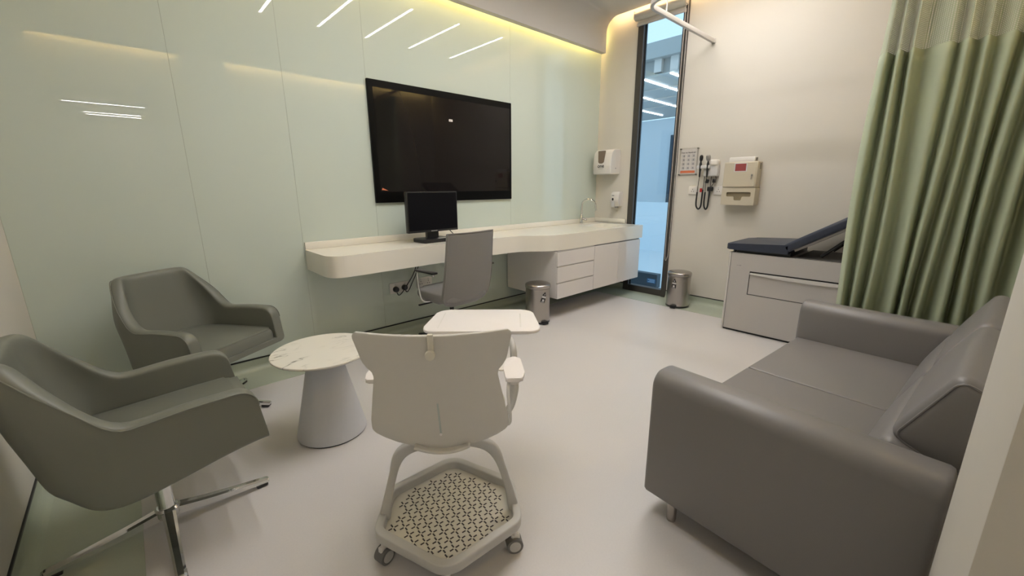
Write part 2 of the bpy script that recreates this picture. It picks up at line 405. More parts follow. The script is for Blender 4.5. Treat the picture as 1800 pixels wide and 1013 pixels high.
# ------------------------------------------------------------------ window
win = struct(bpy.data.objects.new('window_1', None), 'tall narrow window in a dark frame'); COL.objects.link(win)
b = B(); X0, X1 = XF - .012, XF + .075
b.box(X0, X1, WY1 - .072, WY1, 0.004, WZ1, .003, 1); b.box(X0 - .012, X1, WY0 - .006, WY0 + .050, 0.004, WZ1, .003, 1)
b.box(X0, X1, WY0 + .048, WY1 - .072, 0.004, .080, .003, 1); b.box(X0, X1, WY0 + .048, WY1 - .072, WZ1 - .06, WZ1, .003, 1)
b.build('window_frame', m_frame, win)
b = B(); b.box(XF + .03, XF + .05, WY1 - .084, WY1 - .072, .08, WZ1 - .06); b.box(XF + .03, XF + .05, WY0 + .048, WY0 + .056, .08, WZ1 - .06)
b.build('glazing_bead', m_black, win, smooth=0)
B().box(XF + .036, XF + .044, WY0 + .05, WY1 - .074, .078, WZ1 - .058).build('pane', m_winglass, win, smooth=0)
# roller blind
bl = thing('roller_blind', 'white roller blind rolled up at top of the window', 'blind', (XF, 2.56, 3.05))
b = B(); b.cyl((-.055, -.275, .085), (-.055, .305, .085), .044, n=24); b.build('roll', m_blind, bl)
b = B(); b.box(-.035, -.031, -.265, .290, .02, .10); b.build('fabric', m_blind, bl, smooth=0)
b = B(); b.box(-.042, -.024, -.270, .295, -.012, .022, .004, 2); b.build('bottom_bar', m_rail, bl)
for y_ in (.305, -.282): B().box(-.088, -.016, y_, y_ + .007, .055, .135, .003, 1).build('bracket', m_rail, bl)
pts = [(-.04, -.292, .09), (-.03, -.294, -.6), (-.022, -.296, -1.6), (-.022, -.294, -2.45), (-.024, -.286, -2.56), (-.03, -.275, -2.6), (-.036, -.266, -2.56), (-.04, -.264, -2.4), (-.05, -.27, -1.2), (-.06, -.276, .06)]
B().tube(catmull(pts, 5), .0035, 6).build('pull_chain', m_rail, bl)

# ------------------------------------------------------------------ outside the window
hall = struct(B().box(XF + .15, 12, 1.0, 9.0, -.12, -.02).build('floor_hall', m_outwall, smooth=0), 'floor of the hall outside the window')
struct(B().box(10.4, 10.5, 1.0, 9.0, -.02, 2.95).build('wall_hall', m_outwall, smooth=0), 'pale blue hall wall seen through the window')
b = B(); b.box(6.45, 6.62, 1.0, 9.0, 3.24, 3.47); b.box(6.62, 6.7, 1.0, 9.0, 3.0, 3.24); struct(b.build('trim_4', m_outgrey, smooth=0), 'grey beam of the hall outside')
struct(B().box(6.5, 10.5, 1.0, 9.0, 2.985, 3.01).build('ceiling_hall', m_outgrey, smooth=0), 'grey hall ceiling seen through the window')
for i, (y0, y1, z0, z1) in enumerate(((3.62, 3.74, 3.05, 3.24), (3.34, 3.47, 3.02, 3.24))):
    tag(B().box(6.55, 6.62, y0, y1, z0, z1).build('hall_lightbox', m_paper, smooth=0), ['square', 'tall'][i] + ' white box under the hall beam seen through the window', 'box', 'hall boxes')
for i, (y, x0, x1) in enumerate(((3.40, 6.45, 7.2), (3.89, 6.5, 8.2), (4.63, 7.4, 9.5), (5.40, 8.6, 10.0))):
    tag(B().box(x0, x1, y - .009, y + .009, 2.965, 2.984).build('hall_light', m_outlight, smooth=0), 'white strip light on hall ceiling, ' + ['first', 'second', 'third', 'fourth'][i] + ' from the top of the window', 'ceiling light', 'hall strip lights')
for i, x in enumerate((7.3, 8.1, 8.9)):
    tag(B().box(x, x + .04, 3.2, 8.0, 2.972, 2.984).build('ceiling_batten', m_rail, smooth=0), 'thin pale batten across the hall ceiling outside, ' + ['nearest the window', 'middle one', 'farthest from the window'][i], 'batten', 'hall battens')
o = thing('hall_door', 'dark blue door in the hall seen through the window', 'door', (10.36, 5.2, -.02))
B().box(0, .02, -.5, .06, 0, 2.5).build('leaf', m_outdoor, o, smooth=0); B().box(-.01, .02, .06, .12, 0, 2.56).build('jamb', m_outdark, o, smooth=0)
struct(B().box(8.0, 8.06, 3.2, 8.0, -.02, .98).build('wall_hall_low', m_outwall, smooth=0), 'low pale wall in the hall')
o = thing('planter_box', 'low dark grey box outside the bottom of the window', 'box', (5.0, 2.60, -.02))
B().box(0, .10, 0, .43, 0, .185, .004, 1).build('body', m_outdark, o)
B().box(-.003, 0, .018, .140, .062, .122).build('sign', m_sign, o, smooth=0)
b = B()
for k in range(3): b.box(-.004, -.003, .03, .125 - .02 * (k % 2), .072 + .016 * k, .079 + .016 * k)
b.build('sign_lines', m_signw, o, smooth=0)

# ================================================================== COUNTER
ZT, ZB = .845, .693
front = [(.951, 3.336), (.951, 2.99), (.957, 2.925), (.985, 2.87), (1.035, 2.845), (1.12, 2.838), (1.5, 2.85), (2.1, 2.862), (2.45, 2.860), (2.62, 2.848), (2.74, 2.815), (2.85, 2.735), (2.93, 2.668), (3.02, 2.630), (3.14, 2.612), (3.3, 2.608)]
fr = [tuple(p) for p in catmull([Vector((x, y, 0)) for x, y in front[1:]], 4)]
outline = [(4.535, 3.336), front[0]] + [(p[0], p[1]) for p in fr] + [(4.535, 2.608)]
ctr = thing('counter', 'long white wall-hung counter with wavy front edge under the screen', 'counter', (0, 0, 0))
sink_o = rpoly([(3.95, 2.76), (4.42, 2.76), (4.42, 3.12), (3.95, 3.12)], .06, 5)
bm = bmesh.new()
def loop(poly, z): 
    vs = [bm.verts.new((p[0], p[1], z)) for p in poly]
    return vs, [bm.edges.new((vs[i], vs[(i + 1) % len(vs)])) for i in range(len(vs))]
vo, eo = loop(outline, ZT); vi, ei = loop(sink_o, ZT)
bmesh.ops.triangle_fill(bm, use_beauty=True, use_dissolve=False, edges=eo + ei)
lo = [bm.verts.new((p[0], p[1], ZB)) for p in outline]; bm.faces.new(lo)
n = len(lo)
for i in range(n): bm.faces.new((lo[i], lo[(i + 1) % n], vo[(i + 1) % n], vo[i]))
bb = [bm.verts.new((4.185 + (p[0] - 4.185) * .93, 2.94 + (p[1] - 2.94) * .93, ZT - .13)) for p in sink_o]
for i in range(len(vi)): bm.faces.new((vi[i], vi[(i + 1) % len(vi)], bb[(i + 1) % len(vi)], bb[i]))
bm.faces.new(bb)
x = B(); x.bm.free(); x.bm = bm; x.build('worktop', m_solid, ctr, smooth=35)
b = B(); b.box(.953, 4.597, YG - .016, YG - .001, ZT + .0005, ZT + .055, .003, 2); tag(b.build('backsplash', m_solid), 'white upstand along the back of the counter against the glass wall', 'backsplash')
tag(B().box(4.584, 4.599, 2.87, YG - .017, ZT + .0005, ZT + .055, .003, 2).build('side_splash', m_solid), 'short white upstand beside the sink against the far wall', 'backsplash')
B().box(4.535, 4.565, 2.608, YG - .016, ZB, ZT).build('end_filler', m_solid, ctr, smooth=0)
B().lathe([(0, .001), (.022, .001), (.022, .004), (.0, .005)], 20, (4.185, 2.94)).build('drain', m_chrome, ctr, loc=(0, 0, ZT - .13))

cab = thing('cabinet', 'white wall-hung cabinet with three drawers and doors under the counter', 'cabinet', (3.01, 2.60, .21))
B().box(.0, 1.50, .02, .735, 0, .476, .002, 1).build('body', m_lacq, cab)
B().box(.012, 1.49, .012, .72, .474, .483).build('shadow_gap', m_gap, cab, smooth=0)
zs = [(0.0, .150), (.163, .316), (.329, .470)]
for z0, z1 in zs:
    d = B().box(0, .586, 0, .02, z0, z1, .002, 1).build('drawer', m_lacq, cab)
    B().box(.004, .582, .002, .019, z1, z1 + .011).build('grip_rail', m_grip, d, smooth=0)
B().box(.592, 1.044, 0, .02, 0, .470, .002, 1).build('door', m_lacq, cab)
B().box(1.047, 1.50, 0, .02, 0, .470, .002, 1).build('door', m_lacq, cab)

# faucet
fa = thing('faucet', 'chrome gooseneck tap at the sink end of the counter', 'tap', (4.205, 3.265, ZT))
b = B(); b.lathe([(.026, 0), (.026, .012), (.019, .016), (.019, .10), (.015, .106), (.0, .108)], 20); b.build('body', m_chrome, fa)
pts = [(0, 0, .09), (0, 0, .20)] + [(0, -.085 + .085 * math.cos(a), .215 + .085 * math.sin(a)) for a in [i * PI / 8 for i in range(1, 8)]] + [(0, -.172, .20), (0, -.178, .165)]
pts = [(p[0] - p[1] * .35, p[1], p[2]) for p in pts]
B().tube(catmull(pts, 4), .0125, 10).build('spout', m_chrome, fa)
B().cyl((.0, -.02, .065), (.02, -.075, .045), .013, .010, 12).build('lever', m_steel, fa)

# ================================================================== SCREEN AND MONITOR
tv = thing('wall_screen', 'large black wall-mounted display on the glass wall', 'television', (1.542, YG, 1.175))
B().box(0, 1.526, -.024, 0, 0, .952, .003, 1).build('bezel', m_bezel, tv)
B().box(.042, 1.500, -.0252, -.0235, .085, .896).build('screen', m_screen, tv, smooth=0)
B().box(.752, .792, -.0264, -.0250, .705, .724).build('sticker', m_paper, tv, smooth=0)
b = B(); b.bm.faces.new([b.bm.verts.new(p) for p in ((.055, -.0257, .105), (.115, -.0257, .098), (.062, -.0257, .122))]); b.build('logo', m_orange, tv, smooth=0)
b = B()
for k in range(3): b.box(.759 + k * .010, .766 + k * .010, -.0267, -.0263, .711, .718)
b.build('sticker_print', m_grey, tv, smooth=0)

mo = thing('monitor', 'black desktop monitor standing on the counter', 'monitor', (1.92, 3.08, ZT))
B().box(-.247, .247, -.022, .018, .085, .420, .004, 2).build('housing', m_black, mo)
B().box(-.237, .237, -.0232, -.0215, .103, .411).build('screen', m_monitor, mo, smooth=0)
b = B(); b.box(-.058, .058, .0, .035, .028, .20, .004, 1); b.build('neck', m_black, mo)
b = B(); b.extrude(rpoly([(-.145, -.098), (.145, -.098), (.145, .11), (-.145, .11)], .03, 4), .001, .030, .005, 2); b.build('foot', m_black, mo)
B().box(-.03, .03, -.0235, -.0222, .090, .097).build('badge', m_grey, mo, smooth=0)
B().box(.01, .11, -.065, -.045, .0301, .0312).build('paper_slip', m_paper, mo, smooth=0)
tag(B().tube(catmull([(1.98, 3.115, 1.02), (2.10, 3.16, .96), (2.22, 3.20, .87), (2.25, 3.24, .850), (2.30, 3.30, .850)], 6), .004, 6).build('monitor_cable', m_black), 'thin black cable running from monitor down to the counter', 'cable')

# ================================================================== SOCKETS
def socket(name, label, loc, n, w, h, holes=1, switch=True, group='wall sockets'):
    t = thing(name, label, 'socket', loc, 0, group)
    Mx = facing(n, (0, 0, 0))
    B().box(-w / 2, w / 2, -h / 2, h / 2, 0, .009, .003, 2, M=Mx).build('plate', m_whitep, t)
    for k in range(holes):
        cx = (k - (holes - 1) / 2) * w / max(holes, 1)
        hb = B()
        for dx, dy in ((0, .012), (-.011, -.010), (.011, -.010)): hb.box(cx + dx - .003, cx + dx + .003, dy - .004, dy + .004, .0085, .0094, M=Mx)
        hb.build('pin_hole', m_ink, t, smooth=0)
        if switch: B().box(cx - .006, cx + .006, .022, .036, .009, .012, .001, 1, M=Mx).build('switch', m_lgrey, t)
    return t
socket('double_socket', 'white double socket with black plugs under the counter', (1.705, YG - .001, .425), (0, -1, 0), .195, .095, 2)
socket('double_socket', 'white double socket with nothing plugged in under the counter', (1.96, YG - .001, .432), (0, -1, 0), .16, .095, 2)
socket('wall_socket', 'small white wall socket under the handrub poster', (XF - .001, 2.056, 1.252), (-1, 0, 0), .088, .088, 1, False)
socket('wall_socket', 'white wall socket between the diagnostic set and glove box', (XF - .001, 1.785, 1.252), (-1, 0, 0), .088, .088, 1, True)
for i, (x, z) in enumerate(((1.66, .415), (1.745, .42))):
    t = thing('power_plug', 'black plug in the double socket under the counter, ' + ['left one', 'right one'][i], 'plug', (x, YG - .010, z), 0, 'plugs under the counter')
    b = B(); b.lathe([(.026, 0), (.026, .022), (.018, .036), (0, .038)], 16, M=facing((0, -1, 0), (0, 0, 0))); b.build('body', m_black, t)
    e = [(.0, -.02, -.02), (.01, -.035, -.05), (.05, -.03, -.03), (.11, -.03, .04), (.17, -.03, .12), (.21, -.04, .22), (.22, -.05, .266)]
    if i: e = [(.0, -.02, -.02), (.01, -.03, -.04), (.035, -.03, -.02), (.07, -.03, .04), (.11, -.03, .11), (.14, -.04, .20), (.15, -.05, .262)]
    B().tube(catmull(e, 6), .0045, 6).build('flex', m_black, t)

# ================================================================== FAR WALL FIXTURES
nF = (-1, 0, 0)
# paper towel dispenser
t = thing('towel_dispenser', 'white paper towel dispenser with smoked window on far wall', 'dispenser', (XF, 3.13, 1.445))
sec = rpoly([(0, 0), (-.19, 0), (-.20, .10), (-.175, .295), (0, .295)], [0, .012, .05, .085, .01], 6)   # x,z side profile
rings = [[Vector((p[0], y, p[1])) for p in sec] for y in (.13, .122, -.122, -.13)]
for i in (0, 3): rings[i] = [Vector((p.x * .97 if p.x < -.01 else p.x, p.y, .147 + (p.z - .147) * .97)) for p in rings[i]]
B().loft(rings).build('cover', m_whitep, t, smooth=40)
B().extrude(rpoly([(-.055, .10), (.055, .10), (.040, -.035), (.018, -.05), (-.018, -.05), (-.040, -.035)], .006, 3), 0, .004, M=Matrix.Translation((-.1925, .012, .178)) @ Matrix.Rotation(math.radians(6), 4, 'Y') @ facing(nF, (0, 0, 0))).build('smoked_window', m_brown, t, smooth=0)
text_mesh('lettering', 'one', .062, m_ink, t, Matrix.Translation((-.2005, .012, .098)) @ facing(nF, (0, 0, 0)), True)
B().box(-.199, -.1965, -.022, .046, .064, .068).build('print_line', m_grey, t, smooth=0)
B().cyl((-.09, -.131, .07), (-.09, -.1325, .07), .008, n=12).build('lock', m_grey, t)
# soap dispenser
t = thing('soap_dispenser', 'small white soap dispenser below the towel dispenser', 'dispenser', (XF, 2.99, 1.035))
sec = rpoly([(0, .02), (-.07, .02), (-.105, .09), (-.085, .20), (0, .20)], [0, .015, .05, .06, .01], 6)
rings = [[Vector((p[0], y, p[1])) for p in sec] for y in (.058, .052, -.052, -.058)]
for i in (0, 3): rings[i] = [Vector((p.x * .95, p.y, .11 + (p.z - .11) * .95)) for p in rings[i]]
B().loft(rings).build('cover', m_whitep, t, smooth=40)
B().extrude(rpoly([(-.026, -.05), (.026, -.05), (.018, .045), (-.018, .045)], .012, 4), 0, .006, .002, 1, M=Matrix.Translation((-.094, .018, .062)) @ facing(nF, (0, 0, 0))).build('lever', m_lgrey, t)
B().lathe([(.012, 0), (.012, .003), (0, .004)], 16, M=Matrix.Translation((-.103, .018, .108)) @ Matrix.Scale(1.4, 4, (0, 0, 1)) @ facing(nF, (0, 0, 0))).build('level_window', m_ink, t)
B().box(-.07, -.04, -.03, .01, 0, .02, .003, 1).build('nozzle', m_grey, t)
B().box(-.1000, -.0990, .003, .035, .148, .158).build('print_line', m_grey, t, smooth=0)
# poster in acrylic holder
t = thing('poster_holder', 'hand hygiene poster with orange band in clear acrylic holder', 'poster', (XF, 2.128, 1.555))
B().box(-.0215, -.0185, -.105, .105, -.145, .145, .001, 1).build('acrylic_sheet', m_acryl, t)
pp = B().box(-.0180, -.0172, -.088, .088, -.128, .130).build('paper', m_paper, t, smooth=0)
TX = lambda y, z: Matrix.Translation((-.0183, y, z)) @ facing(nF, (0, 0, 0))
text_mesh('title', 'How to Handrub?', .0215, m_ink, pp, TX(.006, .095), True, .0002)
B().box(-.0186, -.0180, -.078, .082, -.118, -.092).build('orange_band', m_orange, pp, smooth=0)
for r in range(4):
    for k in range(3):
        y = .056 - .053 * k; z = .062 - .042 * r
        f = B(); f.box(-.0184, -.0180, y - .019, y + .019, z - .015, z + .015); c = f.build('picture_cell', m_cell, pp, smooth=0)
        g = B(); g.lathe([(.007, 0), (.007, .0003)], 8, M=Matrix.Translation((-.0184, y - .003, z + .002)) @ facing(nF, (0, 0, 0))); g.box(-.0188, -.0184, y - .013, y + .006, z - .010, z - .005); g.build('drawing', m_print, c, smooth=0)
for y, z in ((-.094, .134), (.094, .134), (-.094, -.134), (.094, -.134)):
    B().cyl((0, y, z), (-.028, y, z), .0075, n=12).build('standoff', m_steel, t)
# diagnostic set
t = thing('diagnostic_set', 'wall-mounted otoscope set with two handles and black coiled cords', 'medical device', (XF, 1.87, 1.48))
b = B(); b.box(-.055, 0, -.075, .07, -.085, .035, .012, 3); b.build('body', m_lgrey, t)
b = B(); b.box(-.07, -.005, -.075, .015, .02, .085, .02, 4); b.build('top_cover', m_whitep, t)
b = B(); b.box(-.085, -.03, .0, .135, -.005, .03, .006, 2); b.build('cradle', m_lgrey, t)
for i, (y, m) in enumerate(((.098, m_black), (.022, m_grey))):
    h = B().lathe([(.008, -.09), (.0095, -.03), (.012, -.02), (.013, .045), (.009, .06), (.008, .075)], 14, M=Matrix.Translation((-.075, y, 0))).build('handle', m_black, t)
    b = B(); b.lathe([(.008, 0), (.016, .012), (.019, .035), (.017, .055), (.008, .064), (0, .066)], 16, M=Matrix.Translation((-.075, y, .07)) @ Matrix.Rotation(math.radians(-12 if i else 4), 4, 'Y') @ Matrix.Scale(1.25 if i else 1, 4, (0, 1, 0))); b.build('instrument_head', m, h)
    b = B(); b.lathe([(.0105, 0), (.0105, .012)], 12, M=Matrix.Translation((-.075, y, -.012))); b.build('collar', m_chrome, h)
    e = [(-.075, y, -.085), (-.072, y + .006, -.16), (-.06, y + .012 - .006 * i, -.25)]
    B().tube(catmull(e, 5), .0035, 6).build('cord', m_black, t)
    y0 = y + .014 - .008 * i; y1 = y - .034 + .004 * i
    e = [(-.06, y0, -.245), (-.055, y0 + .004, -.34), (-.05, y0, -.395), (-.05, (y0 + y1) / 2, -.422), (-.05, y1 + .002, -.395), (-.045, y1, -.32), (-.04, y1, -.22)]
    B().tube(catmull(e, 6), .0085, 8).build('coiled_cord', m_black, t)
    B().tube(catmull([(-.04, y1, -.225), (-.035, y1 - .002, -.16), (-.03, y1, -.08)], 5), .0035, 6).build('cord', m_black, t)
B().box(-.075, -.055, .062, .082, -.245, -.205, .003, 1).build('red_tag', m_redp, t)
b = B(); b.box(-.06, -.02, -.028, .0, -.155, -.115, .008, 2, M=Matrix.Rotation(.3, 4, 'X')); b.box(-.06, -.02, -.06, -.03, -.150, -.11, .008, 2); b.build('cord_bundle', m_black, t)
b = B(); b.box(-.05, 0, -.032, .018, -.235, -.19, .008, 2); b.cyl((-.03, -.01, -.24), (-.03, -.006, -.29), .006, n=8); b.build('plug', m_black, t)
B().tube(catmull([(-.03, -.05, -.085), (-.035, -.06, -.12), (-.04, -.03, -.17), (-.03, -.01, -.20)], 5), .0035, 6).build('power_cord', m_black, t)
# sharps cabinet with glove dispenser
t = thing('sharps_cabinet', 'beige wall-mounted sharps cabinet with red window and glove dispenser below', 'medical cabinet', (XF, 1.553, 1.113))
B().box(-.128, 0, -.152, .152, .170, .412, .006, 2).build('body', m_beige, t)
B().box(-.1335, -.128, -.142, .148, .178, .406, .003, 1).build('door', m_beige, t)
B().box(-.1355, -.1335, -.062, .056, .318, .402, .002, 1).build('label_border', m_lgrey, t)
B().box(-.1362, -.1354, -.052, .046, .326, .394).build('red_window', m_red, t, smooth=0)
b = B(); b.cyl((-.133, -.112, .285), (-.140, -.112, .285), .009, n=14); b.box(-.150, -.138, -.114, -.110, .278, .292); b.box(-.142, -.139, -.113, -.106, .245, .28); b.build('key_lock', m_chrome, t)
b = B()
for k in range(5): b.box(-.07, -.03, -.1535, -.1515, .345 + .011 * k, .351 + .011 * k)
b.build('vent', m_gap, t, smooth=0)
B().box(-.115, -.02, -.115, .118, .405, .458, .008, 2).build('container_lid', m_whitep, t)
B().box(-.085, -.05, -.1165, -.1135, .42, .45).build('lid_tab', m_gap, t, smooth=0)
# glove dispenser front with the T-shaped opening
gb = bmesh.new()
op = [(-.120, .125), (.105, .125), (.105, .082), (.035, .082), (.030, .045), (-.035, .045), (-.042, .082), (-.120, .082)]
op = rpoly(op, .010, 3)
rect = [(-.155, 0), (.150, 0), (.150, .166), (-.155, .166)]
def gl(poly, x): 
    vs = [gb.verts.new((x, p[0], p[1])) for p in poly]; return vs, [gb.edges.new((vs[i], vs[(i + 1) % len(vs)])) for i in range(len(vs))]
v1, e1 = gl(rect, -.128); v2, e2 = gl(op, -.128)
bmesh.ops.triangle_fill(gb, use_beauty=True, edges=e1 + e2)
v3 = [gb.verts.new((-.002, p[0], p[1])) for p in rect]; v4 = [gb.verts.new((-.120, p[0], p[1])) for p in op]
for a, c in ((v1, v3), (v2, v4)):
    for i in range(len(a)): gb.faces.new((a[i], a[(i + 1) % len(a)], c[(i + 1) % len(a)], c[i]))
x = B(); x.bm.free(); x.bm = gb; x.build('glove_box', m_beige, t, smooth=30)
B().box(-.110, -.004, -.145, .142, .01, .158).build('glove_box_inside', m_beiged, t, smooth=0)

# ================================================================== PEDAL BINS
def make_bin(loc, rz, label, sticker_rot):
    t = thing('pedal_bin', label, 'bin', loc, rz, 'steel pedal bins')
    B().lathe([(.110, .0), (.121, .004), (.121, .018), (.118, .022)], 40).build('base_ring', m_black, t)
    B().lathe([(.119, .02), (.119, .345), (.116, .348)], 48).build('body', m_steel, t)
    B().lathe([(.122, .349), (.1235, .352), (.1235, .378), (.119, .384), (.112, .388), (.07, .397), (.03, .400), (0, .401)], 48).build('lid', m_steel, t)
    B().box(-.02, .02, -.126, -.112, .335, .349, .002, 1).build('hinge', m_black, t)
    b = B(); b.extrude(rpoly([(-.034, 0), (.034, 0), (.028, .05), (-.028, .05)], .008, 3), .004, .034, .004, 2, M=Matrix.Translation((0, .104, 0))); b.build('pedal', m_black, t)
    # sticker: recycling mark above a small box mark, bent around the body
    def patch(poly, m, r=.1224):
        pb = B(); vs = [pb.bm.verts.new((r * math.sin(p[0] / r), r * math.cos(p[0] / r), p[1])) for p in poly]; pb.bm.faces.new(vs)
        return pb
    st = bpy.data.objects.new('sticker', None)
    c, s = math.cos(sticker_rot), math.sin(sticker_rot)
    R = lambda u, v: (1.25 * (u * c - v * s) + .012, 1.25 * (u * s + v * c) + .262)
    a = patch([R(*p) for p in ((-.017, .020), (.017, .020), (.0, .050))], m_ink).build('sticker', m_ink, t, smooth=0)
    patch([R(*p) for p in ((-.006, .026), (.006, .026), (0, .037))], m_lgrey, .1229).build('sticker_white', m_lgrey, a, smooth=0)
    patch([R(*p) for p in ((-.017, .015), (.017, .015), (.017, .004), (-.017, .004))], m_lgrey, .1227).build('sticker_white', m_lgrey, a, smooth=0)
    patch([R(*p) for p in ((-.018, .0), (.018, .0), (.018, -.034), (-.018, -.034))], m_ink).build('sticker_black', m_ink, a, smooth=0)
    patch([R(*p) for p in ((-.008, -.008), (.008, -.008), (.008, -.024), (-.008, -.024))], m_lgrey, .1229).build('sticker_white', m_lgrey, a, smooth=0)
    patch([R(*p) for p in ((-.014, -.028), (.014, -.028), (.014, -.031), (-.014, -.031))], m_lgrey, .1229).build('sticker_white', m_lgrey, a, smooth=0)
    return t
make_bin((2.835, 2.700, .001), math.radians(167), 'brushed steel pedal bin beside the drawer cabinet', math.radians(18))
make_bin((4.350, 2.000, .003), math.radians(97), 'brushed steel pedal bin beside the tall window', math.radians(3))

# ================================================================== ARMCHAIRS
def sm(a, b, x):
    t = max(0, min(1, (x - a) / (b - a))); return t * t * (3 - 2 * t)
def make_armchair(loc, rz, base_rot, label):
    t = thing('swivel_armchair', label, 'armchair', loc, rz, 'grey swivel armchairs')
    # plan path of the outer shell, from right arm front round the back to left arm front
    half = []; hw, ub, uf, rc = .283, -.300, .325, .165
    for d in (0, .004, .012, .024, .04, .065, .1, .15, .20, .25, .30, .34, .38, .42): half.append((uf - d, -hw, 0, -1))
    for i in range(11):
        a = -PI / 2 - (PI / 2) * i / 10; half.append((ub + rc + rc * math.cos(a), -hw + rc + rc * math.sin(a), math.cos(a), math.sin(a)))
    for i in range(1, 4): half.append((ub, -hw + rc + (hw - rc) * i / 4, -1, 0))
    path = half + [(ub, 0, -1, 0)] + [(p[0], -p[1], p[2], -p[3]) for p in half[::-1]]
    L = [0]
    for p, q in zip(path, path[1:]): L.append(L[-1] + math.hypot(q[0] - p[0], q[1] - p[1]))
    tot = L[-1]; l_arm = uf + .075; l_top = uf - (ub + rc) + rc * (PI / 2) * .47
    def surf(i, s, off):
        u, v, nx, ny = path[i]; l = min(L[i], tot - L[i])
        k = (l - l_arm) / (l_top - l_arm)
        k = 0 if k < -.15 else 1 if k > 1.15 else (k + .15) ** 2 / .6 if k < .15 else 1 - (1.15 - k) ** 2 / .6 if k > .85 else k
        zt = .590 - .012 * math.exp(-((u + .03) / .10) ** 2) + .236 * k
        d = uf - u
        if d < .065: zt -= .065 * (1 - math.sqrt(max(0, 1 - ((.065 - d) / .065) ** 2)))
        rear = sm(-.08, -.28, u)
        zb = .304 + .066 * sm(-.12, .33, u) + .008 * rear
        z = zb + (zt - zb) * s; h = z - zb
        rb = .028 + .065 * rear
        ins = .050 * rear * max(0, min(1, (.60 - z) / .25)) + (rb - math.sqrt(max(0, rb * rb - (rb - h) ** 2)) if h < rb else 0)
        lean = -.030 * sm(.52, .84, z) * sm(-.05, -.25, u)
        uu = u - nx * (off + ins) + lean; vv = v - ny * (off + ins)
        vv *= 1 - .15 * sm(.58, .83, z) * sm(.02, -.10, u)
        uu += (.35 - s) * .022 * sm(.05, .30, u)
        return Vector((uu, vv, z))
    rings = []; seam = []; under = []; ths = .058
    for i in range(len(path)):
        r = [surf(i, s_, 0) for s_ in (0, .03, .07, .12, .18, .26, .36, .48, .6, .72, .84, .93, .97)]
        top = surf(i, 1.0, ths / 2)
        r.append(surf(i, .995, ths * .13)); r.append(top + Vector((0, 0, .005))); r.append(surf(i, .995, ths * .87))
        r += [surf(i, s_, ths) for s_ in (.97, .9, .8, .68, .55, .42, .3, .2)]
        r.append(surf(i, .10, ths)); r.append(surf(i, 0, ths * .6))
        rings.append(r); seam.append(surf(i, .975, -.0005)); under.append(surf(i, .015, ths * .5))
    B().loft(rings).build('shell', m_leath, t, smooth=80, sub=1)
    B().tube(catmull(seam, 2), .0022, 6).build('piping', m_leath, t)
    # underside panel closing the shell
    b = B(); lo = [b.bm.verts.new(p) for p in under]; hi = [b.bm.verts.new(p + Vector((0, 0, .03))) for p in under]; n = len(lo)
    b.bm.faces.new(lo); b.bm.faces.new(hi[::-1])
    for i in range(n): b.bm.faces.new((lo[i], hi[i], hi[(i + 1) % n], lo[(i + 1) % n]))
    bmesh.ops.triangulate(b.bm, faces=[f for f in b.bm.faces if len(f.verts) > 4]); b.build('seat_base', m_leath, t, smooth=30)
    # seat cushion
    out = rpoly([(-.24, -.205), (.322, -.232), (.322, .232), (-.24, .205)], [.08, .045, .045, .08], 6)
    b = B(); b.extrude(out, .362, .452, .034, 5)
    for v in b.bm.verts:
        v.co.z += .012 * sm(-.2, .25, v.co.x)
        if v.co.z > .41: v.co.z += .012 * (1 - (v.co.y / .24) ** 2)
    b.build('seat', m_leath, t, smooth=70)
    base = B(); base.lathe([(.030, .045), (.030, .085), (.027, .095), (.027, .320)], 24).build('column', m_chrome, t)
    B().lathe([(.036, .052), (.040, .060), (.040, .084), (.033, .092)], 24).build('hub', m_chrome, t)
    for k in range(4):
        R = Matrix.Rotation(base_rot + k * PI / 2, 4, 'Z')
        rg = []
        for d, w, z0, z1 in ((.020, .022, .048, .088), (.12, .019, .034, .066), (.24, .0165, .021, .046), (.338, .0155, .014, .032), (.346, .013, .015, .028)):
            rg.append([R @ Vector((d, -w, z0)), R @ Vector((d, w, z0)), R @ Vector((d, w, z1 - .006)), R @ Vector((d, w * .55, z1)), R @ Vector((d, -w * .55, z1)), R @ Vector((d, -w, z1 - .006))])
        l = B().loft(rg).build('leg', m_chrome, t, smooth=25)
        fb = B(); fb.box(.296, .340, -.0165, .0165, .0, .0150, .003, 1, M=R); fb.build('foot_pad', m_black, l)
    return t
make_armchair((.195, 2.905, .0025), math.radians(-58), math.radians(18), 'grey-green leather swivel armchair in front of the glass wall')
make_armchair((-.07, 1.925, .0025), math.radians(1), 0.0, 'grey-green leather swivel armchair nearest the camera at left edge')

# ================================================================== SIDE TABLE
t = thing('side_table', 'round marble-topped side table on a pale cone base', 'table', (.645, 2.165, 0))
B().lathe([(0, .456), (.20, .456), (.243, .462), (.250, .469), (.2495, .474), (.246, .476), (0, .476)], 96).build('table_top', m_marble, t, smooth=25)
B().lathe([(.177, .008), (.1765, .014), (.168, .05), (.082, .44), (.080, .456)], 64).build('cone_base', m_cone, t, smooth=30)
B().lathe([(.171, 0), (.171, .009)], 64).build('foot_ring', m_black, t)

# ================================================================== TABLET-ARM CHAIR
tc = thing('tablet_chair', 'white mobile chair with swivel writing tablet and perforated base tray', 'chair', (.72, 1.13, 0), math.radians(53 - 90))
# local frame: y = forward (u), x = right (v)
def P(u, v, z=0): return Vector((v, u, z))
hexa = [(0, -.285), (.262, -.105), (.250, .110), (0, .29), (-.250, .110), (-.262, -.105)]
ho = rpoly(hexa, [.075, .055, .06, .08, .06, .055], 6)
